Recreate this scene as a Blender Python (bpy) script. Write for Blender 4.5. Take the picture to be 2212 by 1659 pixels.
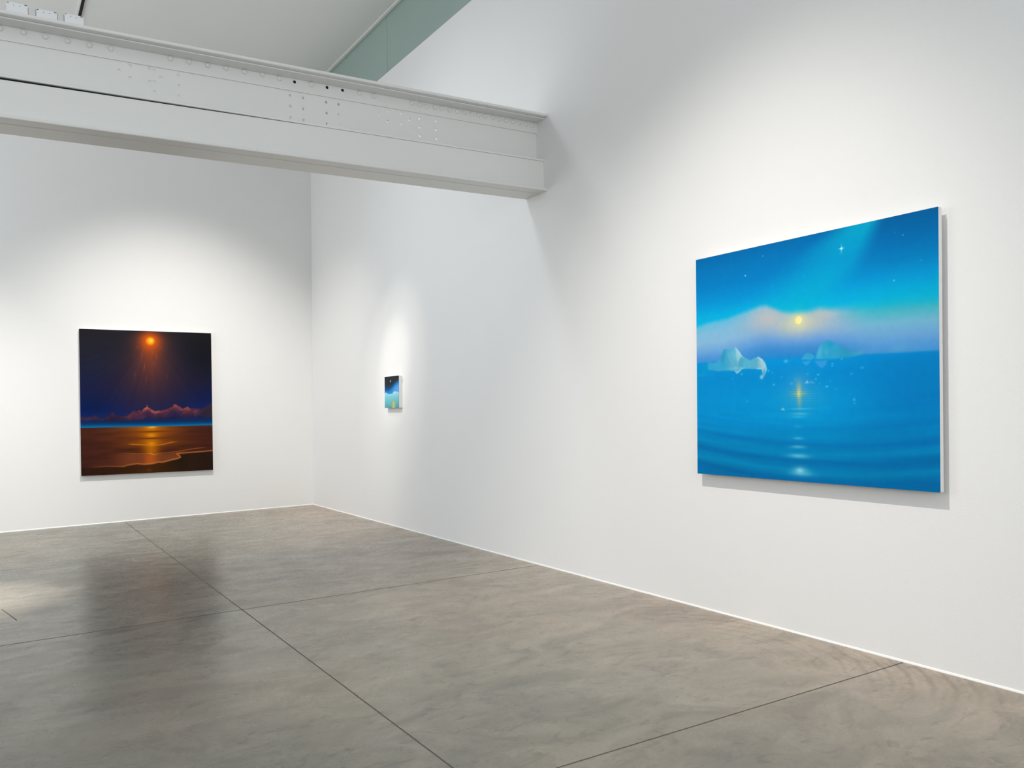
import bpy, bmesh, math
import numpy as np
from mathutils import Vector, Matrix

for o in list(bpy.data.objects):
    bpy.data.objects.remove(o, do_unlink=True)
S = bpy.context.scene
C = S.collection

# ------------------------------------------------------------------ camera
F_PX, YAW, HOR, ROLL = 1839.9, 31.724, 892.1, 0.45
cam_d = bpy.data.cameras.new('camera')
cam_d.sensor_fit = 'HORIZONTAL'
cam_d.sensor_width = 36.0
cam_d.lens = F_PX / 2212.0 * 36.0
cam_d.shift_y = (HOR - 829.5) / 2212.0
cam_d.clip_start = 0.05
cam = bpy.data.objects.new('camera', cam_d)
C.objects.link(cam)
th, rho = math.radians(YAW), math.radians(ROLL)
r0 = Vector((math.cos(th), -math.sin(th), 0)); up = Vector((0, 0, 1))
fw = Vector((math.sin(th), math.cos(th), 0))
rt = r0 * math.cos(rho) - up * math.sin(rho)
uu = up * math.cos(rho) + r0 * math.sin(rho)
M = Matrix((rt, uu, -fw)).transposed().to_4x4()
M.translation = Vector((-4.3845, -13.0749, 1.4184))
cam.matrix_world = M
S.camera = cam

# ------------------------------------------------------------------ view
S.view_settings.view_transform = 'Standard'
S.view_settings.look = 'None'
S.view_settings.gamma = 1.0
S.view_settings.use_curve_mapping = False
S.view_settings.exposure = 0.08

# ------------------------------------------------------------------ world and lights
W = bpy.data.worlds.new('world'); S.world = W
W.use_nodes = True
W.node_tree.nodes['Background'].inputs[0].default_value = (0.75, 0.85, 1.0, 1)
W.node_tree.nodes['Background'].inputs[1].default_value = 0.6

def aim(o, target):
    d = Vector(target) - o.location
    o.rotation_euler = d.to_track_quat('-Z', 'Y').to_euler()

def area(name, loc, target, sx, sy, watts, col):
    l = bpy.data.lights.new(name, 'AREA'); l.shape = 'RECTANGLE'
    l.size, l.size_y, l.energy, l.color = sx, sy, watts, col
    o = bpy.data.objects.new(name, l); C.objects.link(o)
    o.location = loc; aim(o, target)
    return o

def spot(name, loc, target, watts, deg, blend, col, rad=0.02):
    l = bpy.data.lights.new(name, 'SPOT')
    l.energy, l.spot_size, l.spot_blend, l.color = watts, math.radians(deg), blend, col
    l.shadow_soft_size = rad
    o = bpy.data.objects.new(name, l); C.objects.link(o)
    o.location = loc; aim(o, target)
    return o

WARM = (1.0, 0.94, 0.87)
COOL = (0.86, 0.93, 1.0)
# daylight: windows in the left wall (near and far bay); unseen fill lamps added behind the camera and above the near bay
area('near_bay_window_daylight', (-8.85, -11.5, 3.0), (0, -11.5, 3.0), 6.0, 4.0, 42, COOL)
area('rear_fill', (-4.5, -16.85, 3.2), (-4.5, 0, 3.2), 6.0, 4.0, 205, (0.95, 0.98, 1.0))  # added fill for the beam's near face and the room
area('near_overhead_fill', (-5.5, -12.0, 6.30), (-5.5, -12.0, 0), 4.0, 5.0, 52, COOL)  # added soft fill from overhead
area('far_bay_window_daylight', (-8.85, -3.4, 3.4), (0, -3.4, 3.4), 4.4, 4.4, 195, (0.90, 0.95, 1.0))
# track spots (one for each canvas, one for the wall left of the frame, a wash on the long wall beyond the beam)
spot('spot_for_sunset', (-2.4, -3.6, 6.3), (-2.0, 0, -0.9), 1020, 74, 1.0, WARM)
spot('spot_for_small_canvas', (-4.0, -4.6, 6.2), (0, -3.17, 2.0), 500, 11.5, 1.0, WARM)
spot('spill_round_small_canvas', (-4.0, -4.6, 6.2), (0, -3.17, 1.9), 380, 21, 1.0, WARM)
spot('spot_for_icebergs', (-3.75, -9.85, 6.35), (0, -8.75, -0.65), 1110, 62, 1.0, WARM, 0.012)
spot('spot_beside_sunset', (-5.6, -3.6, 6.2), (-5.8, 0, 0.3), 800, 56, 1.0, WARM)
spot('wash_beyond_beam', (-3.9, -4.9, 6.2), (0, -4.7, 2.4), 230, 85, 1.0, COOL, 0.45)
spot('spot_on_floor', (-5.2, -5.4, 6.2), (-4.75, -4.75, 0), 3200, 20, 1.0, WARM)

# ------------------------------------------------------------------ helpers
def srgb(c):
    c = np.asarray(c, float) / 255.0
    return np.where(c <= 0.04045, c / 12.92, ((c + 0.055) / 1.055) ** 2.4)

def tag(o, label=None, cat=None, group=None, kind=None):
    if label: o['label'] = label
    if cat: o['category'] = cat
    if group: o['group'] = group
    if kind: o['kind'] = kind
    return o

def empty(name, loc=(0, 0, 0)):
    o = bpy.data.objects.new(name, None); C.objects.link(o)
    o.location = loc; o.empty_display_size = 0.1
    return o

def obj(name, me, mat, parent=None, loc=None):
    if mat is not None and not me.materials: me.materials.append(mat)
    o = bpy.data.objects.new(name, me); C.objects.link(o)
    if parent is not None: o.parent = parent
    if loc is not None: o.location = loc
    return o

def box_bm(bm, x0, x1, y0, y1, z0, z1, slope=0.0):
    """axis box; slope tilts top and bottom along x (z += slope*x)"""
    v = []
    for z in (z0, z1):
        for (x, y) in ((x0, y0), (x1, y0), (x1, y1), (x0, y1)):
            v.append(bm.verts.new((x, y, z + slope * x)))
    for f in ((3, 2, 1, 0), (4, 5, 6, 7), (0, 1, 5, 4), (1, 2, 6, 5), (2, 3, 7, 6), (3, 0, 4, 7)):
        bm.faces.new([v[i] for i in f])

def box_mesh(name, x0, x1, y0, y1, z0, z1, slope=0.0, bevel=0.0, seg=2):
    bm = bmesh.new(); box_bm(bm, x0, x1, y0, y1, z0, z1, slope)
    if bevel > 0:
        bmesh.ops.bevel(bm, geom=bm.edges[:], offset=bevel, segments=seg, affect='EDGES', profile=0.5)
    me = bpy.data.meshes.new(name); bm.to_mesh(me); bm.free()
    return me

def nodes(name):
    m = bpy.data.materials.new(name); m.use_nodes = True
    nt = m.node_tree
    return m, nt, nt.nodes['Principled BSDF']

def new(nt, kind, **kw):
    n = nt.nodes.new(kind)
    for k, v in kw.items():
        if k in n.inputs: n.inputs[k].default_value = v
        else: setattr(n, k, v)
    return n

def noise(nt, vec, scale, detail=3, rough=0.55, dist=0.0):
    n = nt.nodes.new('ShaderNodeTexNoise')
    n.inputs['Scale'].default_value = scale
    n.inputs['Detail'].default_value = detail
    n.inputs['Roughness'].default_value = rough
    n.inputs['Distortion'].default_value = dist
    nt.links.new(vec, n.inputs['Vector'])
    return n.outputs['Fac']

def ramp(nt, fac, stops):
    r = nt.nodes.new('ShaderNodeValToRGB')
    e = r.color_ramp.elements
    while len(e) < len(stops): e.new(0.5)
    for k, (p, c) in enumerate(stops):
        e[k].position = p
        e[k].color = (c, c, c, 1) if isinstance(c, (int, float)) else (*c, 1)
    nt.links.new(fac, r.inputs[0])
    return r.outputs[0]

def mixc(nt, a, b, fac, mode='MIX'):
    n = nt.nodes.new('ShaderNodeMix'); n.data_type = 'RGBA'; n.blend_type = mode
    for s, v in ((n.inputs[0], fac), (n.inputs[6], a), (n.inputs[7], b)):
        if isinstance(v, (int, float)): s.default_value = v
        elif isinstance(v, tuple): s.default_value = (*v, 1)
        else: nt.links.new(v, s)
    return n.outputs[2]

def math_n(nt, op, a, b=None, c=None):
    n = nt.nodes.new('ShaderNodeMath'); n.operation = op
    for s, v in zip(n.inputs, (a, b, c)):
        if v is None: continue
        if isinstance(v, (int, float)): s.default_value = v
        else: nt.links.new(v, s)
    return n.outputs[0]

def bump(nt, bsdf, h, strength, dist):
    b = nt.nodes.new('ShaderNodeBump')
    b.inputs['Strength'].default_value = strength
    b.inputs['Distance'].default_value = dist
    nt.links.new(h, b.inputs['Height'])
    nt.links.new(b.outputs[0], bsdf.inputs['Normal'])

def paint(name, col, rough, bump_scale=0, bump_dist=0.0, var=0.02):
    m, nt, p = nodes(name)
    g = nt.nodes.new('ShaderNodeNewGeometry').outputs['Position']
    n1 = noise(nt, g, 1.3, 2)
    a = tuple(c * (1 - var) for c in col); b = tuple(min(1, c * (1 + var)) for c in col)
    nt.links.new(mixc(nt, a, b, n1), p.inputs['Base Color'])
    p.inputs['Roughness'].default_value = rough
    if bump_scale:
        bump(nt, p, noise(nt, g, bump_scale, 4), 0.35, bump_dist)
    return m

M_WALL = paint('white_wall_paint', (0.80, 0.80, 0.795), 0.62, 130, 0.0016, 0.008)
M_CEIL = paint('white_ceiling_paint', (0.78, 0.785, 0.77), 0.7, 40, 0.001, 0.01)
M_BEAM = paint('white_steel_paint', (0.79, 0.79, 0.775), 0.42, 26, 0.0015, 0.015)
M_TRIM = paint('white_trim_paint', (0.84, 0.84, 0.82), 0.45, 60, 0.0005, 0.01)
M_BOX = paint('white_enamel', (0.82, 0.84, 0.86), 0.4, 50, 0.0003, 0.01)
M_DARK = paint('dark_metal_and_shade', (0.012, 0.010, 0.010), 0.55, 60, 0.0005, 0.1)
M_SLOT = paint('dark_slot', (0.006, 0.006, 0.006), 0.9, 60, 0.0002, 0.1)
M_TRACK = paint('dark_brown_track', (0.012, 0.007, 0.006), 0.95, 60, 0.0005, 0.1)
M_SIDE = paint('raw_canvas_edge', (0.80, 0.79, 0.77), 0.7, 300, 0.0006, 0.02)
M_GLASS = paint('green_grey_glass', (0.31, 0.41, 0.38), 0.28, 3, 0.0006, 0.04)
M_STEEL = paint('cleat_metal', (0.5, 0.5, 0.5), 0.4, 60, 0.0003, 0.05)

# polished concrete
def make_concrete():
    m, nt, p = nodes('polished_concrete')
    g = nt.nodes.new('ShaderNodeNewGeometry').outputs['Position']
    mp = nt.nodes.new('ShaderNodeMapping'); mp.inputs['Scale'].default_value = (0.75, 1.25, 1.0)
    mp.inputs['Rotation'].default_value = (0, 0, 0.35)
    nt.links.new(g, mp.inputs['Vector'])
    v = mp.outputs[0]
    big = ramp(nt, noise(nt, v, 0.55, 3, 0.5, 0.6), [(0.34, 0.0), (0.66, 1.0)])
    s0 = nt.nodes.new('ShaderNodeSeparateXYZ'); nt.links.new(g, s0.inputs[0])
    brown_lit = ramp(nt, math_n(nt, 'ADD', math_n(nt, 'MULTIPLY', s0.outputs[0], 0.33), math_n(nt, 'ADD', 0.62, math_n(nt, 'MULTIPLY', noise(nt, v, 0.5, 4, 0.55, 0.8), 0.7))), [(0.30, 0.0), (0.95, 1.0)])  # concrete's own brown plus lamp light painted in, rising towards the long wall
    base = mixc(nt, mixc(nt, (0.185, 0.178, 0.147), (0.212, 0.190, 0.152), big), mixc(nt, (0.335, 0.290, 0.230), (0.352, 0.280, 0.213), big), brown_lit)
    mid = ramp(nt, noise(nt, v, 2.4, 8, 0.62, 1.3), [(0.36, 0.0), (0.50, 0.55), (0.64, 1.0)])
    base = mixc(nt, base, mixc(nt, (0.62, 0.61, 0.60), (1.20, 1.18, 1.16), mid), 0.62, 'MULTIPLY')
    st = ramp(nt, noise(nt, v, 5.5, 10, 0.72, 2.2), [(0.33, 0.55), (0.45, 1.0), (0.62, 1.0), (0.74, 1.18)])
    base = mixc(nt, base, st, 0.75, 'MULTIPLY')
    fine = ramp(nt, noise(nt, g, 46, 6, 0.7, 0.4), [(0.30, 0.80), (0.55, 1.0), (0.75, 1.10)])
    base = mixc(nt, base, fine, 0.6, 'MULTIPLY')
    # small dark pits
    pit = ramp(nt, noise(nt, g, 85, 2, 0.5), [(0.0, 1.0), (0.20, 1.0), (0.235, 0.0)])
    base = mixc(nt, base, (0.12, 0.10, 0.09), math_n(nt, 'MULTIPLY', pit, 0.5))
    # trowel swirls left beside the right-hand wall
    sx = nt.nodes.new('ShaderNodeSeparateXYZ'); nt.links.new(g, sx.inputs[0])
    near = ramp(nt, math_n(nt, 'ADD', math_n(nt, 'MULTIPLY', sx.outputs[0], 1.0), 1.0), [(0.42, 0.0), (0.80, 1.0), (0.97, 1.0), (1.0, 0.2)])
    along = ramp(nt, noise(nt, g, 0.65, 1), [(0.44, 0.0), (0.60, 1.0)])
    wv = nt.nodes.new('ShaderNodeTexWave'); wv.wave_type = 'RINGS'; wv.rings_direction = 'SPHERICAL'
    mw = nt.nodes.new('ShaderNodeMapping'); mw.inputs['Location'].default_value = (1.1, 9.4, 0.0)
    mw.inputs['Scale'].default_value = (1.0, 1.0, 1.0)
    nt.links.new(g, mw.inputs['Vector']); nt.links.new(mw.outputs[0], wv.inputs['Vector'])
    wv.inputs['Scale'].default_value = 3.2; wv.inputs['Distortion'].default_value = 2.4
    wv.inputs['Detail'].default_value = 3; wv.inputs['Detail Scale'].default_value = 1.6
    wc = ramp(nt, wv.outputs['Fac'], [(0.0, 0.78), (0.28, 1.02), (0.7, 1.10), (1.0, 0.98)])
    base = mixc(nt, base, wc, math_n(nt, 'MULTIPLY', math_n(nt, 'MULTIPLY', near, along), 0.9), 'MULTIPLY')
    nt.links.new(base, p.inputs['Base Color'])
    rr = ramp(nt, noise(nt, v, 3.0, 6, 0.65, 1.0), [(0.30, 0.21), (0.70, 0.35)])
    nt.links.new(rr, p.inputs['Roughness'])
    p.inputs['IOR'].default_value = 1.38
    bump(nt, p, noise(nt, g, 9, 6, 0.6), 0.12, 0.004)
    return m
M_CONC = make_concrete()
M_JOINT = paint('joint_filler', (0.075, 0.062, 0.050), 0.8, 80, 0.001, 0.1)

# ------------------------------------------------------------------ the setting
SL = 0.0247            # fall of floor and ceiling away from the long wall
XL, YN = -9.0, -17.0   # left and near ends of the room
tag(obj('wall_back', box_mesh('wall_back', XL - .2, 0.25, 0.0, 0.2, -0.45, 6.75), M_WALL),
    'white back wall carrying the dark sunset canvas', 'wall', kind='structure')
tag(obj('wall_right', box_mesh('wall_right', 0.0, 0.25, YN, 0.0, -0.45, 5.772, bevel=0.004), M_WALL),
    'long white wall carrying the blue iceberg canvas and the small canvas', 'wall', kind='structure')
tag(obj('wall_left', box_mesh('wall_left', XL - .2, XL, YN, 0.0, -0.45, 6.75), M_WALL),
    'white wall at the far left outside the picture', 'wall', kind='structure')
tag(obj('wall_near', box_mesh('wall_near', XL - .2, 0.25, YN - .2, YN, -0.45, 6.75), M_WALL),
    'white wall behind the camera', 'wall', kind='structure')
tag(obj('ceiling', box_mesh('ceiling', XL, 0.30, YN, 0.0, 6.556, 6.74, SL), M_CEIL),
    'plain pale grey ceiling above the steel beam', 'ceiling', kind='structure')
# clerestory above the long wall: set-back glass panels and a pale cap along the ceiling
w1 = tag(empty('window_1', (0.055, -8.5, 5.772)), 'grey-green glass clerestory band above the long white wall', 'window', kind='structure')
for y0, y1 in ((-2.895, -0.0), (-5.80, -2.902), (-8.70, -5.807), (-11.60, -8.707), (-14.5, -11.607), (-17.0, -14.507)):
    obj('pane', box_mesh('pane', 0.0, 0.012, y0 + 8.5, y1 + 8.5, 0.0, 0.80), M_GLASS, w1)
obj('backing', box_mesh('backing', 0.02, 0.15, -8.5, 8.5, 0.0, 0.80), M_SLOT, w1)
tag(obj('trim_1', box_mesh('trim_1', -0.004, 0.03, YN, 0.0, 6.545, 6.556, bevel=0.001), M_TRIM),
    'thin pale strip where the ceiling meets the glass band', 'trim', kind='structure')

# concrete floor: sub-base that shows in the saw-cut joints, slabs on top
fl = tag(empty('floor', (0, 0, 0)), 'polished grey-brown concrete floor with saw-cut joints', 'floor', kind='structure')
obj('joint_bed', box_mesh('joint_bed', XL, 0.0, YN, 0.0, -0.20, -0.0012, SL), M_JOINT, fl)
G = 0.0046
xs = [0.0, -2.728, -5.456, -8.184, XL]
ys = [0.0, -3.22, -6.452, -10.155, -13.8, YN]
gy = [0, 0.0034, 0.0075, 0.0050, G, 0]
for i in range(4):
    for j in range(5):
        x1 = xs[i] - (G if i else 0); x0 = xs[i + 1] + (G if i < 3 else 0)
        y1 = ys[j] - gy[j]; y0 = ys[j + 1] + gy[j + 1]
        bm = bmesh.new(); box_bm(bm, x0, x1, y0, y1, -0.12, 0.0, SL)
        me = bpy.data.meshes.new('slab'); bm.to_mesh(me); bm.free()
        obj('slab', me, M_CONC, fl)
# short saw-cut by the left edge of the picture
bm = bmesh.new()
a = Vector((-4.285, -5.20, 0)); b = Vector((-4.195, -5.70, 0)); n = Vector((0.004, 0.0007, 0))
vs = [bm.verts.new((q.x, q.y, SL * q.x + dz)) for dz in (0.0001, 0.0009) for q in (a - n, a + n, b + n, b - n)]
for f in ((3, 2, 1, 0), (4, 5, 6, 7), (0, 1, 5, 4), (1, 2, 6, 5), (2, 3, 7, 6), (3, 0, 4, 7)): bm.faces.new([vs[i] for i in f])
bmesh.ops.recalc_face_normals(bm, faces=bm.faces[:])
me = bpy.data.meshes.new('joint_stub'); bm.to_mesh(me); bm.free()
tag(obj('joint_stub', me, M_JOINT, fl), 'short dark saw-cut')

def bead(name, axis, label):
    bm = bmesh.new()
    prof = [(0, -0.02), (0.007, -0.02), (0.007, 0.003), (0.0025, 0.011), (0, 0.013)]
    rings = []
    ends = ((YN, 0.0) if axis == 'y' else (XL, 0.0))
    for e in ends:
        r = []
        for d, z in prof:
            if axis == 'y': r.append(bm.verts.new((-d, e if e else -0.0, z)))
            else: r.append(bm.verts.new((e, -d, z + SL * e)))
        rings.append(r)
    k = len(prof)
    for i in range(k):
        bm.faces.new((rings[0][i], rings[0][(i + 1) % k], rings[1][(i + 1) % k], rings[1][i]))
    bm.faces.new(rings[0]); bm.faces.new(rings[1])
    bmesh.ops.recalc_face_normals(bm, faces=bm.faces[:])
    me = bpy.data.meshes.new(name); bm.to_mesh(me); bm.free()
    tag(obj(name, me, M_TRIM), label, 'baseboard', kind='structure')
bead('baseboard_right', 'y', 'thin white bead along the foot of the long wall')
bead('baseboard_back', 'x', 'thin white bead along the foot of the back wall')

# ------------------------------------------------------------------ riveted steel beam
BS = 0.0193
BO = Vector((0, -6.45, 3.445))
beam = empty('steel_beam', BO)
beam.rotation_euler = (0, -math.atan(BS), 0)
tag(beam, 'white painted riveted steel beam running into the long wall', 'beam')
BX0, BX1 = -9.0, 0.014
def bpart(name, y0, y1, z0, z1, mat=M_BEAM, bevel=0.003, x0=BX0, x1=BX1, dx=0.0):
    me = box_mesh(name, x0, x1, y0 - BO.y, y1 - BO.y, z0 - BO.z, z1 - BO.z, 0, bevel)
    return obj(name, me, mat, beam)

def carve(o, spots, r, y0, y1, bz=0.0):
    """round holes drilled along y at (x, z)"""
    bm = bmesh.new()
    for item in spots:
        x, z = item[0], item[1]
        yy1 = y1 if len(item) < 3 else item[2]
        rot = Matrix.Rotation(math.pi / 2, 4, 'X')
        mt = Matrix.Translation((x, (y0 + yy1) / 2 - BO.y, z - BO.z)) @ rot
        bmesh.ops.create_cone(bm, cap_ends=True, segments=16, radius1=r, radius2=r, depth=abs(yy1 - y0), matrix=mt)
    me = bpy.data.meshes.new('cut'); bm.to_mesh(me); bm.free()
    c = bpy.data.objects.new('cut', me); C.objects.link(c); c.parent = beam
    md = o.modifiers.new('holes', 'BOOLEAN'); md.operation = 'DIFFERENCE'; md.object = c; md.solver = 'EXACT'
    bpy.context.view_layer.update()
    ev = o.evaluated_get(bpy.context.evaluated_depsgraph_get())
    res = bpy.data.meshes.new_from_object(ev)
    o.modifiers.clear(); o.data = res
    bpy.data.objects.remove(c, do_unlink=True)

HOLES_BLIND = [(-3.55, 3.949), (-3.475, 3.997), (-3.477, 3.909), (-3.346, 3.997), (-3.315, 3.991), (-3.347, 3.907), (-3.316, 3.911),
    (-3.271, 3.95), (-3.316, 3.837), (-3.149, 3.987), (-3.147, 3.911), (-3.15, 3.835)]
HOLES = [(-2.311, 3.983), (-2.312, 3.897), (-2.311, 3.809), (-2.207, 3.98), (-2.209, 3.893), (-2.208, 3.805),
    (-2.018, 3.978), (-2.016, 3.891), (-2.015, 3.803), (-1.914, 3.977), (-1.915, 3.892), (-1.912, 3.804),
    (-1.56, 3.948), (-1.485, 3.991), (-1.486, 3.905), (-1.358, 3.994), (-1.358, 3.903), (-1.283, 3.948),
    (-1.189, 3.975), (-1.19, 3.901), (-1.188, 3.826), (-1.029, 3.979), (-1.03, 3.903), (-1.03, 3.828)]
BLACK = [(-2.278, 4.091), (-2.012, 4.094), (-1.881, 4.094)]
RIV = [(-4.272, 4.092), (-4.137, 4.092), (-4.008, 4.09), (-3.873, 4.089), (-3.738, 4.087), (-3.602, 4.088), (-3.203, 4.096),
    (-3.073, 4.097), (-2.941, 4.095), (-2.806, 4.097), (-2.671, 4.096), (-2.533, 4.1), (-2.4, 4.095), (-2.143, 4.093), (-1.739, 4.092),
    (-1.609, 4.092), (-1.267, 4.088), (-1.189, 4.085), (-1.125, 4.083), (-1.047, 4.087), (-0.98, 4.089), (-0.902, 4.09), (-0.825, 4.09),
    (-0.755, 4.089), (-0.68, 4.09), (-0.614, 4.089), (-0.545, 4.089), (-0.465, 4.089), (-0.397, 4.087), (-0.325, 4.086), (-0.254, 4.086),
    (-0.184, 4.084), (-0.11, 4.085), (-0.041, 4.087)] + [(-4.407 - .134 * k, 4.09) for k in range(8)]

bpart('top_flange', -6.635, -6.268, 4.126, 4.151, bevel=0.009)
web = bpart('web', -6.450, -6.436, 3.752, 4.128, bevel=0)
carve(web, [(x, z, -6.444) for x, z in HOLES_BLIND] + [(x, z, -6.42) for x, z in HOLES], 0.0115, -6.47, -6.42)
# the two angles riveted under the top flange (near one with its three open holes)
ang = bpart('angle', -6.461, -6.4505, 4.018, 4.1145, bevel=0)
carve(ang, BLACK, 0.0125, -6.49, -6.40)
bpart('angle_foot', -6.585, -6.4505, 4.1150, 4.1255, bevel=0.002)
bpart('angle', -6.4355, -6.422, 4.018, 4.1145, bevel=0.002)
bpart('angle_foot', -6.4355, -6.31, 4.1150, 4.1255, bevel=0.002)
bpart('middle_flange', -6.580, -6.33, 3.7300, 3.7480, bevel=0.004)
# lower box section; its near plate sags away from the flange towards the left and leaves a gap
bm = bmesh.new()
pts = [(BX0, 3.690), (-4.3, 3.7145), (-2.9, 3.7225), (-2.15, 3.7290), (BX1, 3.7293)]
fr, bk = -6.570 - BO.y, -6.560 - BO.y
lo = 3.466 - BO.z
vt = [(bm.verts.new((x, fr, z - BO.z)), bm.verts.new((x, bk, z - BO.z)), bm.verts.new((x, fr, lo)), bm.verts.new((x, bk, lo))) for x, z in pts]
for A, B in zip(vt[:-1], vt[1:]):
    bm.faces.new((A[0], A[2], B[2], B[0])); bm.faces.new((A[1], B[1], B[3], A[3]))
    bm.faces.new((A[0], B[0], B[1], A[1])); bm.faces.new((A[2], A[3], B[3], B[2]))
for A in (vt[0], vt[-1]): bm.faces.new((A[0], A[1], A[3], A[2]))
bmesh.ops.recalc_face_normals(bm, faces=bm.faces[:])
me = bpy.data.meshes.new('lower_plate'); bm.to_mesh(me); bm.free()
obj('lower_plate', me, M_BEAM, beam)
bpart('lower_plate', -6.342, -6.331, 3.466, 3.7295, bevel=0)
bpart('gap_shade', -6.5585, -6.345, 3.60, 3.7295, mat=M_SLOT, bevel=0)  # black block in the hollow, stands in for the shade behind the gap
bpart('bottom_flange', -6.635, -6.5075, 3.446, 3.470, bevel=0.009)
bpart('bottom_flange', -6.5045, -6.268, 3.4445, 3.468, bevel=0.004)
for x, z in BLACK:
    bm = bmesh.new()
    bmesh.ops.create_cone(bm, cap_ends=True, segments=16, radius1=0.0122, radius2=0.0122, depth=0.003, matrix=Matrix.Rotation(math.pi / 2, 4, 'X'))
    me = bpy.data.meshes.new('hole_lining'); bm.to_mesh(me); bm.free()
    obj('hole_lining', me, M_SLOT, beam, (x, -6.4522 - BO.y, z - BO.z))
# rivet heads: one dome shared by all
bm = bmesh.new()
rings = []
for k in range(4):
    t = k / 4 * math.pi / 2
    rr, h = 0.0210 * math.cos(t), 0.0185 * math.sin(t)
    rings.append([bm.verts.new((rr * math.cos(q * math.pi / 6), -h, rr * math.sin(q * math.pi / 6))) for q in range(12)])
top = bm.verts.new((0, -0.0185, 0))
for A, B in zip(rings[:-1], rings[1:]):
    for q in range(12): bm.faces.new((A[q], A[(q + 1) % 12], B[(q + 1) % 12], B[q]))
for q in range(12): bm.faces.new((rings[-1][q], rings[-1][(q + 1) % 12], top))
bmesh.ops.recalc_face_normals(bm, faces=bm.faces[:])
for f in bm.faces: f.smooth = True
rv = bpy.data.meshes.new('rivet'); bm.to_mesh(rv); bm.free()
for x, z in RIV:
    obj('rivet', rv, M_BEAM, beam, (x, -6.4608 - BO.y, z - BO.z))

# ------------------------------------------------------------------ three junction boxes standing on the beam
def junction_box(x0, x1, h, label, tilt):
    w = x1 - x0; xc = (x0 + x1) / 2
    t = empty('junction_box', (xc, -6.555, 4.1515 + BS * xc))
    t.rotation_euler = (0, -math.atan(BS) + tilt, 0)
    tag(t, label, 'box', 'junction boxes on top of the beam')
    obj('body', box_mesh('body', -w / 2 + .004, w / 2 - .004, 0.004, 0.11, 0.0, h - .003, 0, 0.002), M_BOX, t)
    cov = obj('cover', box_mesh('cover', -w / 2, w / 2, -0.002, 0.004, 0.0, h, 0, 0.0012), M_BOX, t)
    for sx in (-0.16, 0.13):
        bm = bmesh.new()
        bmesh.ops.create_cone(bm, cap_ends=True, segments=10, radius1=0.0026, radius2=0.0022, depth=0.0016, matrix=Matrix.Rotation(math.pi / 2, 4, 'X'))
        me = bpy.data.meshes.new('screw'); bm.to_mesh(me); bm.free()
        obj('screw', me, M_DARK, cov, (sx * w, -0.0026, h - 0.017))
    obj('slot', box_mesh('slot', -w / 2 + .004, -w / 2 + .015, -0.0026, -0.0018, h - .0075, h - .0035), M_DARK, cov)
    obj('slot', box_mesh('slot', w / 2 - .020, w / 2 - .004, -0.0026, -0.0018, h - .0075, h - .0030), M_DARK, cov)
    return t
j1 = junction_box(-4.249, -4.124, 0.091, 'leftmost of three white junction boxes on top of the beam', 0.0)
j2 = junction_box(-4.077, -3.951, 0.081, 'middle one of three white junction boxes on top of the beam', 0.0)
j3 = junction_box(-3.910, -3.791, 0.088, 'white junction box on the beam nearest the dark ceiling track', 0.0)
for t, s, w in ((j1, 1, .125), (j2, -1, .126), (j2, 1, .126), (j3, -1, .119)):
    x = s * (w / 2 + 0.0010)
    obj('side_shade_strip', box_mesh('side_shade_strip', x - .0012, x + .0012, -0.0012, 0.006, 0.006, 0.075), M_DARK, t)  # solid dark strips standing in for the shadow gaps between the covers

# ------------------------------------------------------------------ ceiling track
tr = tag(empty('ceiling_track', (-3.342, -8.0, 6.556 - SL * 3.342)), 'dark lighting track with pale edge fixed to the ceiling', 'track')
obj('channel', box_mesh('channel', -0.016, 0.016, -6.0, 7.6, -0.022, -0.0005, 0, 0.002), M_TRACK, tr)
obj('edge_strip', box_mesh('edge_strip', -0.050, -0.0165, -6.0, 7.6, -0.012, -0.0005, 0, 0.002), M_TRIM, tr)

# ------------------------------------------------------------------ the canvases
def smooth(a, b, x):
    t = np.clip((x - a) / (b - a), 0, 1); return t * t * (3 - 2 * t)

def mix(c, col, m):
    col = np.asarray(col, float)
    return c * (1 - m[..., None]) + col * m[..., None]

def grad(t, stops):
    P = [s[0] for s in stops]; K = np.array([s[1] for s in stops], float)
    return np.stack([np.interp(t, P, K[:, k]) for k in range(3)], -1)

def gauss(x, c, s): return np.exp(-((x - c) / s) ** 2)

def poly_sd(u, v, pts, aspect=1.0):
    """signed distance (positive inside) to a polygon, in units of v"""
    P = np.array(pts, float); n = len(P)
    best = np.full(u.shape, 1e9); inside = np.zeros(u.shape, bool)
    for i in range(n):
        x0, y0 = P[i]; x1, y1 = P[(i + 1) % n]
        ex, ey = (x1 - x0) * aspect, y1 - y0
        wx, wy = (u - x0) * aspect, v - y0
        t = np.clip((wx * ex + wy * ey) / (ex * ex + ey * ey + 1e-12), 0, 1)
        best = np.minimum(best, (wx - t * ex) ** 2 + (wy - t * ey) ** 2)
        c = ((y0 > v) != (y1 > v)) & (u < (x1 - x0) * (v - y0) / (y1 - y0 + 1e-12) + x0)
        inside ^= c
    d = np.sqrt(best)
    return np.where(inside, d, -d)

def fbm(u, v, fx, fy, seed, octs=4):
    rng = np.random.RandomState(seed); out = np.zeros(u.shape); amp = 1.0; tot = 0
    for o in range(octs):
        g = rng.rand(int(fy) + 3, int(fx) + 3)
        x = u * fx; y = v * fy
        i = np.clip(x.astype(int), 0, g.shape[1] - 2); j = np.clip(y.astype(int), 0, g.shape[0] - 2)
        a = smooth(0, 1, x - i); b = smooth(0, 1, y - j)
        out += amp * ((g[j, i] * (1 - a) + g[j, i + 1] * a) * (1 - b) + (g[j + 1, i] * (1 - a) + g[j + 1, i + 1] * a) * b)
        tot += amp; amp *= 0.5; fx *= 2; fy *= 2
    return out / tot

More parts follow.
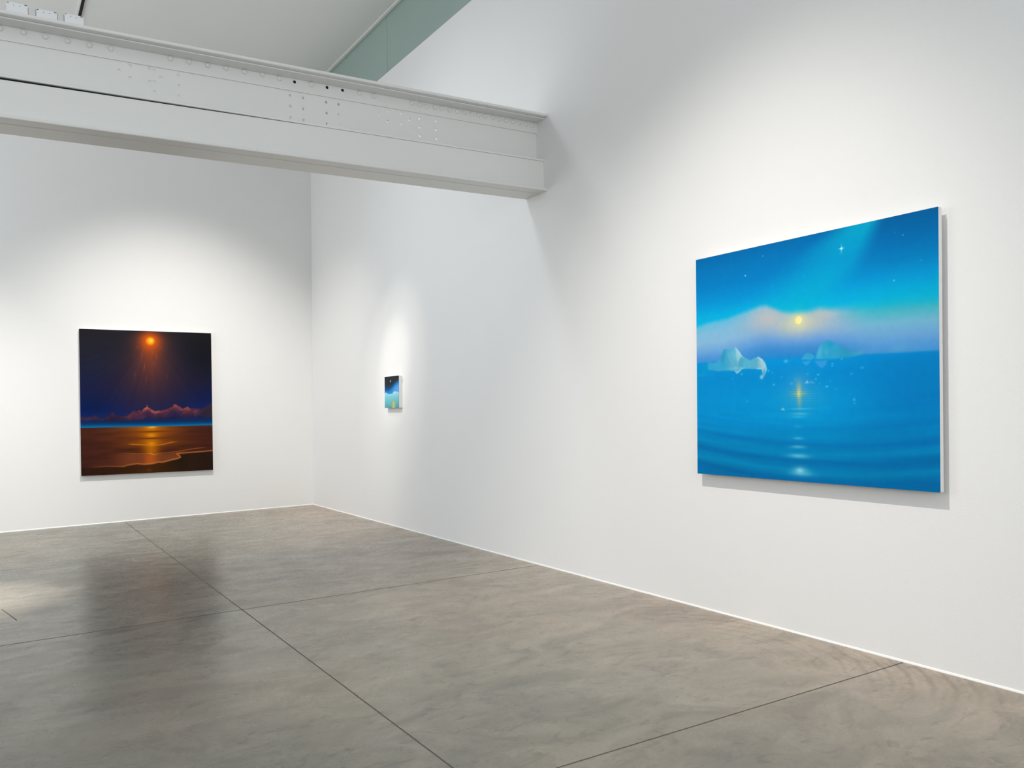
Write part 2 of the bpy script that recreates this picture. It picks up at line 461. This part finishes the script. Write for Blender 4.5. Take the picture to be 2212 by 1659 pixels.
def paint_icebergs(u, v):
    A = 1.2
    # sky
    L = grad(v, [(0, (0, 101, 165)), (.06, (0, 112, 178)), (.14, (0, 122, 190)), (.21, (0, 140, 205)), (.27, (0, 165, 217)), (.31, (0, 174, 216)), (1, (0, 174, 216))])
    R = grad(v, [(0, (0, 92, 152)), (.08, (0, 104, 170)), (.16, (0, 122, 185)), (.22, (0, 145, 205)), (.27, (0, 163, 210)), (.31, (0, 172, 208)), (1, (0, 172, 208))])
    c = L * (1 - smooth(.55, .9, u))[..., None] + R * smooth(.55, .9, u)[..., None]
    eR = np.interp(v, [0, .138, .199, .262, .32], [.800, .735, .680, .62, .56])
    eL = np.interp(v, [0, .064, .156, .241, .32], [.665, .575, .455, .36, .27])
    wR = np.interp(v, [0, .15, .3], [.035, .05, .14]); wL = np.interp(v, [0, .1, .3], [.075, .14, .2])
    aur = (1 - smooth(-wR, wR, u - eR)) * smooth(-wL, wL, u - eL)
    ac = grad(v, [(0, (0, 162, 198)), (.12, (0, 150, 200)), (.2, (0, 160, 205)), (.31, (0, 174, 208)), (1, (0, 174, 208))])
    c = c * (1 - .9 * aur)[..., None] + ac * (.9 * aur)[..., None]
    for su, sv, r, k in ((.668, .08, .0042, 1), (.255, .116, .0032, .9), (.338, .046, .0026, .6), (.377, .178, .002, .35), (.887, .075, .0026, .5), (.856, .235, .003, .6), (.947, .177, .0024, .35), (.86, .06, .002, .3), (.52, .165, .002, .3)):
        d2 = ((u - su) * A) ** 2 + (v - sv) ** 2
        c = mix(c, (200, 240, 255), k * np.exp(-d2 / r ** 2))
    st = np.maximum(gauss(u, .668, .0015) * gauss(v, .082, .014), gauss(u, .668, .009) * gauss(v, .08, .0018))
    c = mix(c, (205, 240, 250), .9 * st)
    # haze bank
    hb = np.interp(u, [0, .063, .16, .253, .319, .351, .383, .424, .495, .543, .581, .617, .689, .74, .838, 1], [.312, .298, .290, .271, .256, .256, .272, .291, .306, .301, .294, .303, .306, .308, .309, .312])
    hz = .483 + .02 * u
    t = np.clip((v - hb) / (hz - hb), 0, 1)
    hL = grad(t, [(0, (85, 180, 215)), (.25, (122, 180, 212)), (.5, (130, 178, 212)), (.72, (105, 160, 212)), (.88, (76, 145, 210)), (1, (60, 140, 208))])
    hM = grad(t, [(0, (120, 178, 205)), (.3, (140, 172, 200)), (.5, (125, 165, 205)), (.65, (95, 150, 210)), (.8, (60, 135, 202)), (1, (30, 130, 200))])
    hR = grad(t, [(0, (30, 172, 200)), (.2, (70, 174, 192)), (.42, (110, 174, 204)), (.65, (105, 160, 208)), (.85, (80, 148, 208)), (1, (66, 142, 204))])
    mL = 1 - smooth(.12, .40, u); mR = smooth(.60, .80, u)
    h = hL * mL[..., None] + hR * mR[..., None] + hM * (1 - mL - mR)[..., None]
    warm = np.maximum(gauss(u, .36, .085) * gauss(v, .315, .05), np.maximum(gauss(u, .50, .12) * gauss(v, .35, .036), .9 * gauss(u, .60, .055) * gauss(v, .328, .030)))
    h = mix(h, (186, 182, 182), .78 * warm)
    gl = gauss(u, .494, .075) * gauss(v, .345, .045)
    h = mix(h, (190, 198, 172), .75 * gl)
    soft = np.interp(u, [0, .3, .6, .8, 1], [.010, .012, .016, .026, .03])
    m = smooth(-soft, soft * 1.5, v - hb)
    c = c * (1 - m)[..., None] + h * m[..., None]
    d = np.sqrt(((u - .494) * A) ** 2 + (v - .3385) ** 2)
    c = mix(c, (214, 214, 160), .75 * np.exp(-(d / .032) ** 2))
    c = mix(c, (241, 229, 152), 1 - smooth(.0135, .020, d))
    # sea
    bow = v - .055 * (1 - ((u - .56) / .58) ** 2)
    sL = grad(v, [(.48, (0, 143, 212)), (.56, (0, 134, 202)), (.66, (0, 140, 206)), (.74, (0, 140, 206)), (.84, (0, 124, 186)), (.93, (0, 120, 178)), (1, (0, 108, 165))])
    sR = grad(v, [(.48, (0, 132, 205)), (.54, (0, 123, 190)), (.66, (0, 120, 188)), (.76, (0, 122, 188)), (.86, (0, 114, 176)), (1, (0, 106, 164))])
    r = smooth(.55, .95, u)
    s = sL * (1 - r)[..., None] + sR * r[..., None]
    s = mix(s, (0, 148, 204), .5 * gauss(u, .5, .2) * gauss(v, .70, .09))
    bands = np.zeros(u.shape)
    for k, (b, w, amp) in enumerate(((.715, .012, .22), (.782, .017, .45), (.852, .022, .8), (.930, .026, .95))):
        x = (bow - b)
        bands += amp * (np.exp(-((x - .012) / w) ** 2) - .75 * np.exp(-((x + .020) / (w * 1.1)) ** 2))
    s = mix(s, (0, 98, 160), np.clip(bands, 0, 1) * .80)
    s = mix(s, (0, 140, 188), np.clip(-bands, 0, 1) * .80)
    fine = fbm(u, bow, 5, 70, 3, 3) - .5
    s = s * (1 + .10 * fine * smooth(.58, .8, v))[..., None]
    m = smooth(-.006, .006, v - hz)
    c = c * (1 - m)[..., None] + s * m[..., None]
    # far right berg in the haze
    c = mix(c, (85, 160, 205), .6 * gauss(u, .875, .03) * gauss(v, .482, .016))
    # left iceberg
    P1 = [(.055, .496), (.065, .483), (.087, .487), (.103, .487), (.125, .473), (.141, .433), (.146, .428), (.187, .431), (.204, .425), (.221, .444), (.237, .467), (.256, .479), (.276, .487), (.29, .481), (.313, .475), (.333, .487), (.347, .508), (.353, .531), (.347, .553), (.336, .568), (.329, .576), (.322, .568), (.331, .552), (.329, .531), (.261, .525), (.234, .525), (.223, .536), (.209, .544), (.198, .532), (.168, .528), (.109, .527), (.065, .519), (.057, .51)]
    sd = poly_sd(u, v, P1, A); m = smooth(-.003, .004, sd)
    ice = np.ones(c.shape) * (84, 168, 202)
    ice = mix(ice, (52, 158, 200), smooth(.19, .14, u))
    ice = mix(ice, (112, 182, 204), gauss(u, .212, .016) * gauss(v, .462, .035))
    ice = mix(ice, (72, 168, 190), .8 * gauss(u, .232, .012) * gauss(v, .495, .04))
    ice = mix(ice, (150, 195, 205), .9 * gauss(u, .325, .015) * gauss(v, .505, .03))
    ice = mix(ice, (95, 165, 205), gauss(v, .56, .022))
    ice = mix(ice, (130, 185, 212), .7 * gauss(u, .20, .03) * gauss(v, .518, .006))
    for fp, fc, fk in (([(.128, .47), (.143, .432), (.158, .435), (.150, .48), (.135, .50)], (45, 150, 190), .8),
                       ([(.160, .45), (.190, .44), (.205, .46), (.200, .505), (.180, .505)], (98, 180, 206), .65),
                       ([(.204, .428), (.221, .446), (.233, .467), (.214, .495), (.206, .460)], (150, 200, 214), .8),
                       ([(.233, .470), (.250, .482), (.240, .515), (.215, .515), (.218, .495)], (78, 160, 182), .8),
                       ([(.262, .488), (.295, .487), (.305, .515), (.265, .518)], (96, 176, 200), .5),
                       ([(.315, .478), (.333, .489), (.347, .51), (.345, .535), (.330, .525), (.322, .50)], (172, 204, 206), .8)):
        ice = mix(ice, fc, fk * smooth(-.004, .006, poly_sd(u, v, fp, A)))
    edge = np.exp(-(np.clip(sd, 0, 1) / .006) ** 2) * (smooth(.195, .21, u) * (1 - smooth(.225, .25, u)) + smooth(.30, .315, u) * (1 - smooth(.53, .55, v)))
    ice = mix(ice, (195, 224, 232), .85 * np.clip(edge, 0, 1))
    n1 = fbm(u, v, 45, 30, 8, 3) - .5
    ice = np.clip(ice * (1 + .10 * n1)[..., None], 0, 255)
    c = c * (1 - .95 * m)[..., None] + ice * (.95 * m)[..., None]
    c = mix(c, (0, 148, 190), .7 * smooth(-.012, .012, poly_sd(u, v, [(.028, .526), (.043, .490), (.060, .493), (.062, .522), (.02, .536)], A)))
    c = mix(c, (25, 155, 212), .5 * gauss(u, .03, .03) * gauss(v, .54, .008))
    c = mix(c, (140, 205, 225), .8 * gauss(u, .327, .007) * gauss(v, .563, .008))
    # right icebergs and reflections
    P2 = [(.559, .503), (.567, .481), (.579, .45), (.591, .441), (.607, .43), (.621, .432), (.631, .443), (.651, .448), (.67, .464), (.698, .478), (.726, .486), (.75, .48), (.744, .495), (.707, .505), (.67, .507), (.631, .508)]
    sd = poly_sd(u, v, P2, A); m = smooth(-.005, .006, sd)
    ice = np.ones(c.shape) * (44, 156, 198)
    ice = mix(ice, (76, 172, 208), .9 * gauss(u, .578, .012) * gauss(v, .475, .04))
    ice = mix(ice, (24, 150, 190), .9 * gauss(u, .622, .012) * gauss(v, .448, .012))
    ice = mix(ice, (40, 145, 185), .8 * smooth(.64, .68, u)); ice = mix(ice, (72, 155, 196), .8 * smooth(.69, .74, u))
    ice = mix(ice, (70, 170, 205), .7 * gauss(u, .607, .007) * gauss(v, .478, .012))
    c = c * (1 - .92 * m)[..., None] + ice * (.92 * m)[..., None]
    P3 = [(.501, .501), (.511, .489), (.524, .475), (.545, .479), (.561, .491), (.555, .5), (.547, .506)]
    c = mix(c, (60, 160, 205), .85 * smooth(-.003, .005, poly_sd(u, v, P3, A)))
    c = mix(c, (38, 158, 192), .7 * gauss(u, .532, .009) * gauss(v, .487, .008))
    c = mix(c, (62, 150, 214), .75 * smooth(-.004, .006, poly_sd(u, v, [(.555, .509), (.611, .510), (.603, .532), (.589, .543), (.575, .534)], A)))
    c = mix(c, (66, 156, 216), .75 * smooth(-.003, .005, poly_sd(u, v, [(.503, .509), (.547, .508), (.538, .518), (.525, .528), (.515, .52)], A)))
    # floes
    for fu, fv, r, k in ((.53, .561, .004, .5), (.573, .566, .004, .8), (.477, .58, .004, .5), (.462, .597, .006, .6), (.563, .583, .005, .5), (.621, .594, .003, .5), (.578, .601, .003, .4), (.643, .624, .004, .4), (.702, .569, .005, .4), (.742, .548, .006, .4), (.63, .525, .004, .6), (.629, .534, .004, .6), (.666, .51, .004, .5), (.438, .503, .009, .6), (.36, .539, .005, .6), (.377, .548, .004, .4), (.419, .569, .004, .5), (.384, .599, .005, .7), (.233, .546, .006, .5), (.188, .564, .003, .4), (.259, .668, .006, .35), (.695, .647, .003, .3)):
        d2 = ((u - fu) * A * .75) ** 2 + ((v - fv) * 1.3) ** 2
        c = mix(c, (120, 200, 240), k * np.exp(-d2 / (r * .9) ** 2))
    for tri, k, col in (([(.517, .600), (.524, .588), (.530, .586), (.535, .599)], .85, (165, 205, 228)), ([(.532, .600), (.540, .588), (.556, .592), (.562, .602)], .4, (110, 185, 220)),
                        ([(.412, .705), (.421, .698), (.426, .697), (.433, .709)], .75, (140, 205, 232)), ([(.705, .673), (.712, .660), (.718, .673)], .7, (80, 180, 225)),
                        ([(.706, .679), (.718, .679), (.713, .690)], .5, (80, 175, 222)), ([(.601, .611), (.613, .612), (.614, .618), (.602, .618)], .65, (120, 195, 238))):
        c = mix(c, col, k * smooth(-.002, .003, poly_sd(u, v, tri, A)))
    # sun's track on the water
    wave = .72 + .28 * np.sin(v * 640)
    c = mix(c, (70, 150, 205), .55 * gauss(u, .494, .05) * gauss(v, .60, .055))
    c = mix(c, (75, 162, 200), .60 * gauss(u, .50, .085) * gauss(v, .655, .05) * wave)
    c = mix(c, (150, 175, 150), .75 * gauss(u, .493, .012) * gauss(v, .622, .035))
    c = mix(c, (168, 178, 108), .85 * gauss(u, .493, .030) * gauss(v, .640, .011) * wave)
    c = mix(c, (225, 226, 150), np.clip(1.2 * gauss(u, .4925, .0065) * gauss(v, .641, .018) * (.5 + .5 * np.sin(v * 900)), 0, 1))
    c = mix(c, (178, 178, 120), .6 * gauss(u, .495, .010) * gauss(v, .675, .025) * wave)
    for su, sv, wu, wv, k in ((.497, .702, .045, .004, .5), (.496, .722, .035, .006, .6), (.49, .735, .03, .004, .45), (.49, .775, .02, .004, .3), (.488, .823, .022, .006, .55), (.488, .858, .032, .007, .65), (.490, .895, .042, .009, .8), (.497, .955, .035, .017, .7), (.50, .967, .05, .010, .55)):
        c = mix(c, (105, 190, 215), k * gauss(u, su, wu) * gauss(v, sv + .15 * (u - su) ** 2, wv))
    c = mix(c, (165, 212, 225), .7 * gauss(u, .494, .014) * gauss(v, .955, .010))
    return c * (1 + .03 * (fbm(u, v, 60, 50, 5, 2) - .5))[..., None]

def paint_sunset(u, v):
    A = .864
    base = grad(v, [(0, (33, 31, 36)), (.15, (31, 30, 42)), (.35, (29, 27, 52)), (.5, (22, 27, 66)), (.58, (20, 30, 84)), (1, (20, 30, 84))])
    left = grad(v, [(0, (32, 30, 34)), (.2, (30, 32, 48)), (.42, (22, 28, 64)), (.55, (4, 26, 78)), (.60, (12, 34, 92)), (1, (8, 30, 86))])
    right = grad(v, [(0, (25, 23, 25)), (.15, (19, 20, 28)), (.35, (24, 24, 46)), (.48, (14, 26, 72)), (.56, (14, 32, 88)), (1, (14, 32, 88))])
    a = 1 - smooth(.05, .42, u); b = smooth(.62, .95, u)
    c = left * a[..., None] + right * b[..., None] + base * (1 - a - b)[..., None]
    # glow and rays under the sun
    du = (u - .52) * A; dv = v - .07
    wid = .10 + .26 * np.clip(v, 0, .6)
    g1 = np.exp(-(du / wid) ** 2) * np.exp(-(np.where(dv > 0, dv / .40, dv / .06)) ** 2)
    c = mix(c, (90, 50, 46), .85 * g1)
    g2 = np.exp(-(du / (.05 + .14 * np.clip(dv, 0, 1))) ** 2) * np.exp(-(np.where(dv > 0, dv / .20, dv / .035)) ** 2)
    c = mix(c, (138, 62, 36), .85 * g2)
    ang = np.arctan2(du, np.abs(dv) + .02)
    rays = (fbm(np.clip(ang / 3 + .5, 0, 1), np.clip(dv * .4 + .1, 0, 1), 60, 2, 4, 3) - .5)
    c = np.clip(c * (1 + .16 * rays * smooth(.03, .12, dv) * (1 - smooth(.45, .6, v)))[..., None], 0, 255)
    d = np.sqrt(du ** 2 + dv ** 2)
    c = mix(c, (178, 74, 22), .9 * np.exp(-(d / .075) ** 2))
    c = mix(c, (222, 92, 14), np.exp(-(d / .042) ** 2))
    c = mix(c, (255, 160, 18), np.exp(-(d / .026) ** 4))
    d2 = np.sqrt((du - .004) ** 2 + (dv + .003) ** 2)
    c = mix(c, (255, 214, 70), np.exp(-(d2 / .014) ** 2))
    for su, sv, ln, k, sl in ((.472, .255, .018, .7, -.12), (.456, .165, .014, .5, -.18), (.535, .143, .020, .6, .16), (.563, .173, .016, .6, .22), (.401, .306, .014, .5, -.05), (.645, .317, .010, .45, .06), (.397, .178, .010, .4, -.35), (.549, .227, .012, .45, .1), (.415, .12, .01, .4, -.4), (.50, .125, .014, .5, -.1), (.47, .13, .012, .5, -.25), (.60, .115, .01, .35, .4), (.488, .34, .014, .35, 0)):
        c = mix(c, (172, 98, 62), k * .8 * gauss(u, su + sl * (v - sv), .0024) * gauss(v, sv, ln * 1.3))
    # clouds
    top = np.interp(u, [0, .107, .166, .188, .225, .261, .335, .368, .41, .448, .486, .514, .548, .586, .64, .669, .708, .738, .767, .802, .837, .867, .918, .948, .994, 1], [.592, .590, .602, .582, .572, .590, .585, .568, .556, .549, .525, .541, .558, .55, .549, .536, .51, .525, .548, .533, .541, .553, .552, .534, .503, .5])
    bot = np.interp(u, [0, .197, .382, .572, .767, 1], [.632, .632, .632, .628, .626, .618])
    top = top + .006 + .022 * (fbm(u, u * 0 + .3, 28, 2, 12, 4) - .5)
    lump = .030 * (fbm(u, v * 1.4, 30, 40, 77, 3) - .5) + .012 * (fbm(u, v * 1.4, 70, 90, 78, 2) - .5)
    m = smooth(-.003, .005, v - top + lump) * (1 - smooth(-.022, .022, v - bot))
    t = np.clip((v - top) / .075 + .9 * (fbm(u, v * 1.6, 26, 34, 17, 3) - .5), 0, 1)
    mid = smooth(.30, .42, u) * (1 - smooth(.80, .92, u))
    cl = grad(t, [(0, (140, 70, 66)), (.18, (104, 50, 60)), (.42, (70, 38, 58)), (.75, (46, 32, 62)), (1, (30, 30, 66))])
    dk = grad(t, [(0, (56, 36, 56)), (.5, (46, 32, 58)), (1, (32, 30, 66))])
    cl = cl * mid[..., None] + dk * (1 - mid)[..., None]
    pk = np.maximum(gauss(u, .486, .03) * gauss(v, .536, .016), gauss(u, .708, .035) * gauss(v, .525, .020))
    cl = mix(cl, (190, 94, 74), .75 * pk)
    cl = np.clip(cl * (1 + .5 * (fbm(u, v, 22, 26, 21, 4) - .5))[..., None], 0, 255)
    cl = mix(cl, (46, 38, 48), .85 * smooth(.90, .97, u))
    c = c * (1 - .95 * m)[..., None] + cl * (.95 * m)[..., None]
    # blue strip on the horizon
    bl = grad(v, [(.60, (20, 34, 78)), (.636, (12, 40, 86)), (.650, (2, 56, 106)), (.661, (0, 84, 138)), (.670, (0, 114, 168)), (1, (0, 114, 168))])
    m = smooth(.614, .650, v + .012 * smooth(.5, 1, u))
    c = c * (1 - m)[..., None] + bl * m[..., None]
    # sea
    sea = grad(v, [(.67, (92, 46, 24)), (.75, (84, 40, 22)), (.83, (74, 36, 20)), (.90, (80, 38, 24)), (1, (70, 32, 18))])
    side = np.clip(smooth(.32, .0, u) + smooth(.72, 1.0, u), 0, 1)
    sea = mix(sea, (60, 28, 24), .75 * side)
    sea = np.clip(sea * (1 + .40 * (fbm(u, v, 6, 60, 31, 3) - .5))[..., None], 0, 255)
    core = gauss(u, .515, .062 + .06 * np.clip(.75 - v, 0, 1)); wide = gauss(u, .515, .17)
    fade = 1 - smooth(.855, .90, v)
    sea = mix(sea, (160, 84, 8), .95 * wide * (1 - smooth(.68, .86, v)))
    sea = mix(sea, (158, 80, 6), .62 * wide * gauss(v, .79, .02))
    sea = mix(sea, (190, 106, 4), .85 * core * fade)
    for vv, w in ((.682, .010), (.735, .013), (.795, .014)):
        sea = mix(sea, (226, 146, 8), .75 * gauss(u, .518, .032) * gauss(v, vv, w))
    sea = mix(sea, (240, 200, 90), .8 * gauss(u, .525, .03) * gauss(v, .677, .004))
    for vv, w, cu, wu, k in ((.710, .006, .52, .16, .75), (.757, .006, .51, .14, .8)):
        sea = mix(sea, (88, 42, 10), k * gauss(v, vv - .03 * (u - cu) ** 2, w) * gauss(u, cu, wu))
    wl = np.interp(u, [.33, .349, .428, .514, .595, .668, .717, .74], [.79, .793, .799, .808, .804, .789, .785, .784])
    sea = mix(sea, (206, 124, 20), .85 * gauss(v, wl, .0035) * smooth(.32, .38, u) * (1 - smooth(.66, .74, u)))
    # foaming wave line and wet shore
    wl = np.interp(u, [0, .243, .335, .428, .504, .537, .571, .643, .717, .816, .916, 1], [.852, .855, .857, .864, .864, .873, .867, .862, .856, .843, .834, .828])
    sea = mix(sea, (168, 92, 36), .75 * gauss(v, wl, .0035) * smooth(.22, .4, u) * (1 - smooth(.86, .98, u)))
    sea = mix(sea, (232, 168, 40), .8 * gauss(u, .525, .03) * gauss(v, wl, .004))
    sh = smooth(.002, .010, v - wl) * smooth(.18, .38, u) * (1 - smooth(.70, .80, u))
    sea = mix(sea, (126, 66, 38), .75 * sh)
    sea = mix(sea, (182, 86, 24), .85 * gauss(u, .51, .05) * smooth(.866, .88, v))
    m = smooth(.670, .675, v)
    c = c * (1 - m)[..., None] + sea * m[..., None]
    # dark beach with a bright lip
    shore = [(-.02, .939), (.107, .947), (.174, .944), (.311, .95), (.335, .942), (.405, .935), (.46, .941), (.523, .938), (.571, .929), (.60, .932), (.629, .926), (.682, .915), (.716, .91), (.744, .9), (.736, .884), (.717, .874), (.816, .870), (.916, .866), (1.02, .861), (1.02, 1.05), (-.02, 1.05)]
    sd = poly_sd(u, v, shore, A)
    c = mix(c, (190, 116, 54), (.35 + .45 * smooth(.25, .5, u)) * np.exp(-((sd + .004) / .0045) ** 2) * smooth(.0, .2, u))
    be = grad(u, [(0, (42, 22, 14)), (.35, (54, 30, 14)), (.5, (74, 38, 14)), (.6, (56, 32, 12)), (.78, (40, 25, 14)), (1, (38, 24, 18))])
    be = np.clip(be * (1 + .3 * (fbm(u, v, 12, 14, 40, 3) - .5))[..., None], 0, 255)
    m = smooth(-.001, .006, sd)
    c = c * (1 - m)[..., None] + be * m[..., None]
    c = mix(c, (120, 66, 24), .7 * gauss(u, .497, .016) * gauss(v, .98, .006))
    return c

def paint_small(u, v):
    edge = .50 - .26 * smooth(.25, 1.0, u)
    c = np.ones(u.shape + (3,)) * (42, 46, 54)
    c = mix(c, (34, 62, 90), smooth(.20, .36, v))
    t = v - (edge - .16)
    c = mix(c, (30, 92, 148), smooth(.0, .12, t)); c = mix(c, (40, 130, 196), smooth(.08, .17, t))
    c = mix(c, (96, 160, 225), .9 * smooth(.14, .26, t) * smooth(.35, .9, u))
    c = mix(c, (225, 235, 240), gauss(u, .42 + .4 * (.157 - v), .03) * gauss(v, .155, .028))
    hz = np.interp(u, [0, .10, .16, .22, .35, .55, .62, .68, .74, .80, .88, 1], [.53, .51, .52, .55, .553, .55, .51, .49, .485, .51, .49, .52])
    m = smooth(-.012, .012, v - hz)
    ice = grad(v, [(.5, (165, 205, 238)), (.56, (150, 205, 225)), (.64, (128, 196, 208)), (.75, (112, 186, 198)), (.9, (95, 172, 180)), (1, (78, 150, 160))])
    c = c * (1 - m)[..., None] + ice * m[..., None]
    c = mix(c, (235, 240, 245), .6 * gauss(u, .72, .07) * gauss(v, .505, .02))
    c = mix(c, (150, 178, 120), .8 * gauss(u, .63, .17) * gauss(v, .92, .11))
    c = mix(c, (226, 186, 92), .95 * gauss(u, .63, .07) * gauss(v, .85, .05))
    c = mix(c, (226, 190, 96), .9 * gauss(u, .63, .06) * gauss(v, .94, .05))
    c = mix(c, (240, 230, 170), .9 * gauss(u, .63, .07) * gauss(v, .985, .012))
    return c

def canvas_mat(name, rough):
    m, nt, p = nodes(name)
    a = nt.nodes.new('ShaderNodeAttribute'); a.attribute_name = 'paint'
    tc = nt.nodes.new('ShaderNodeTexCoord').outputs['Object']
    w = noise(nt, tc, 240, 3, 0.6)
    nt.links.new(mixc(nt, a.outputs['Color'], ramp(nt, w, [(0.3, 0.95), (0.7, 1.04)]), 0.6, 'MULTIPLY'), p.inputs['Base Color'])
    p.inputs['Roughness'].default_value = rough
    p.inputs['Specular IOR Level'].default_value = 0.06
    bump(nt, p, w, 0.15, 0.0006)
    return m

def make_canvas(name, w, h, depth, gap, nu, nv, fn, gain, loc, rot, label, rough=0.75):
    """canvas built in its own frame: x to the right, z up, front towards -y; wall plane at y = 0"""
    root = empty(name, loc); root.rotation_euler = rot
    tag(root, label, 'painting')
    U, V = np.meshgrid(np.linspace(0, 1, nu), np.linspace(0, 1, nv))
    col = srgb(np.clip(fn(U, V), 0, 255)) * gain
    yf = -(gap + depth)
    X = U * w; Z = (1 - V) * h
    verts = np.stack([X, np.full_like(X, yf), Z], -1).reshape(-1, 3)
    idx = np.arange(nu * nv).reshape(nv, nu)
    quads = np.stack([idx[1:, :-1], idx[1:, 1:], idx[:-1, 1:], idx[:-1, :-1]], -1).reshape(-1, 4)
    # the paint layer wraps 2 mm round the edge
    per = np.concatenate([idx[0, :], idx[1:, -1], idx[-1, -2::-1], idx[-2:0:-1, 0]])
    n0 = len(verts)
    back = verts[per].copy(); back[:, 1] += 0.002
    verts = np.concatenate([verts, back])
    k = len(per); j = np.arange(k); jn = (j + 1) % k
    skirt = np.stack([per[j], per[jn], n0 + jn, n0 + j], -1)
    faces = np.concatenate([quads, skirt])
    me = bpy.data.meshes.new('canvas')
    me.from_pydata(verts.tolist(), [], faces.tolist())
    cols = np.concatenate([col.reshape(-1, 3), col.reshape(-1, 3)[per]])
    at = me.color_attributes.new('paint', 'FLOAT_COLOR', 'POINT')
    at.data.foreach_set('color', np.concatenate([cols, np.ones((len(cols), 1))], 1).astype(np.float32).ravel())
    obj('canvas', me, canvas_mat(name + '_paint', rough), root)
    obj('stretcher', box_mesh('stretcher', 0.0004, w - 0.0004, yf + 0.002, -gap, 0.0004, h - 0.0004, 0, 0.0012), M_SIDE, root)
    if gap > 0:
        for xx in (0.25, 0.75):
            obj('hanging_cleat', box_mesh('hanging_cleat', xx * w - .12, xx * w + .12, -gap + .0002, -0.0002, h * .78, h * .78 + .05), M_STEEL, root)
    return root

make_canvas('iceberg_painting', 1.816, 1.5227, 0.033, 0.033, 400, 340, paint_icebergs, 1.0,
            (0, -8.6008, 0.9764), (0, 0, -math.pi / 2), 'large blue seascape canvas with icebergs and a pale yellow sun')
make_canvas('sunset_painting', 1.7446, 2.0177, 0.038, 0.012, 290, 330, paint_sunset, 1.0,
            (-3.2746, 0, 0.6005), (0, -0.0070, 0), 'large dark seascape canvas with an orange sun above a brown shore')
make_canvas('small_painting', 0.436, 0.3975, 0.0498, 0.0002, 90, 84, paint_small, 1.0,
            (0, -2.9786, 1.494), (0, 0, -math.pi / 2), 'small canvas of blue night sky over pale ice between the two large ones')
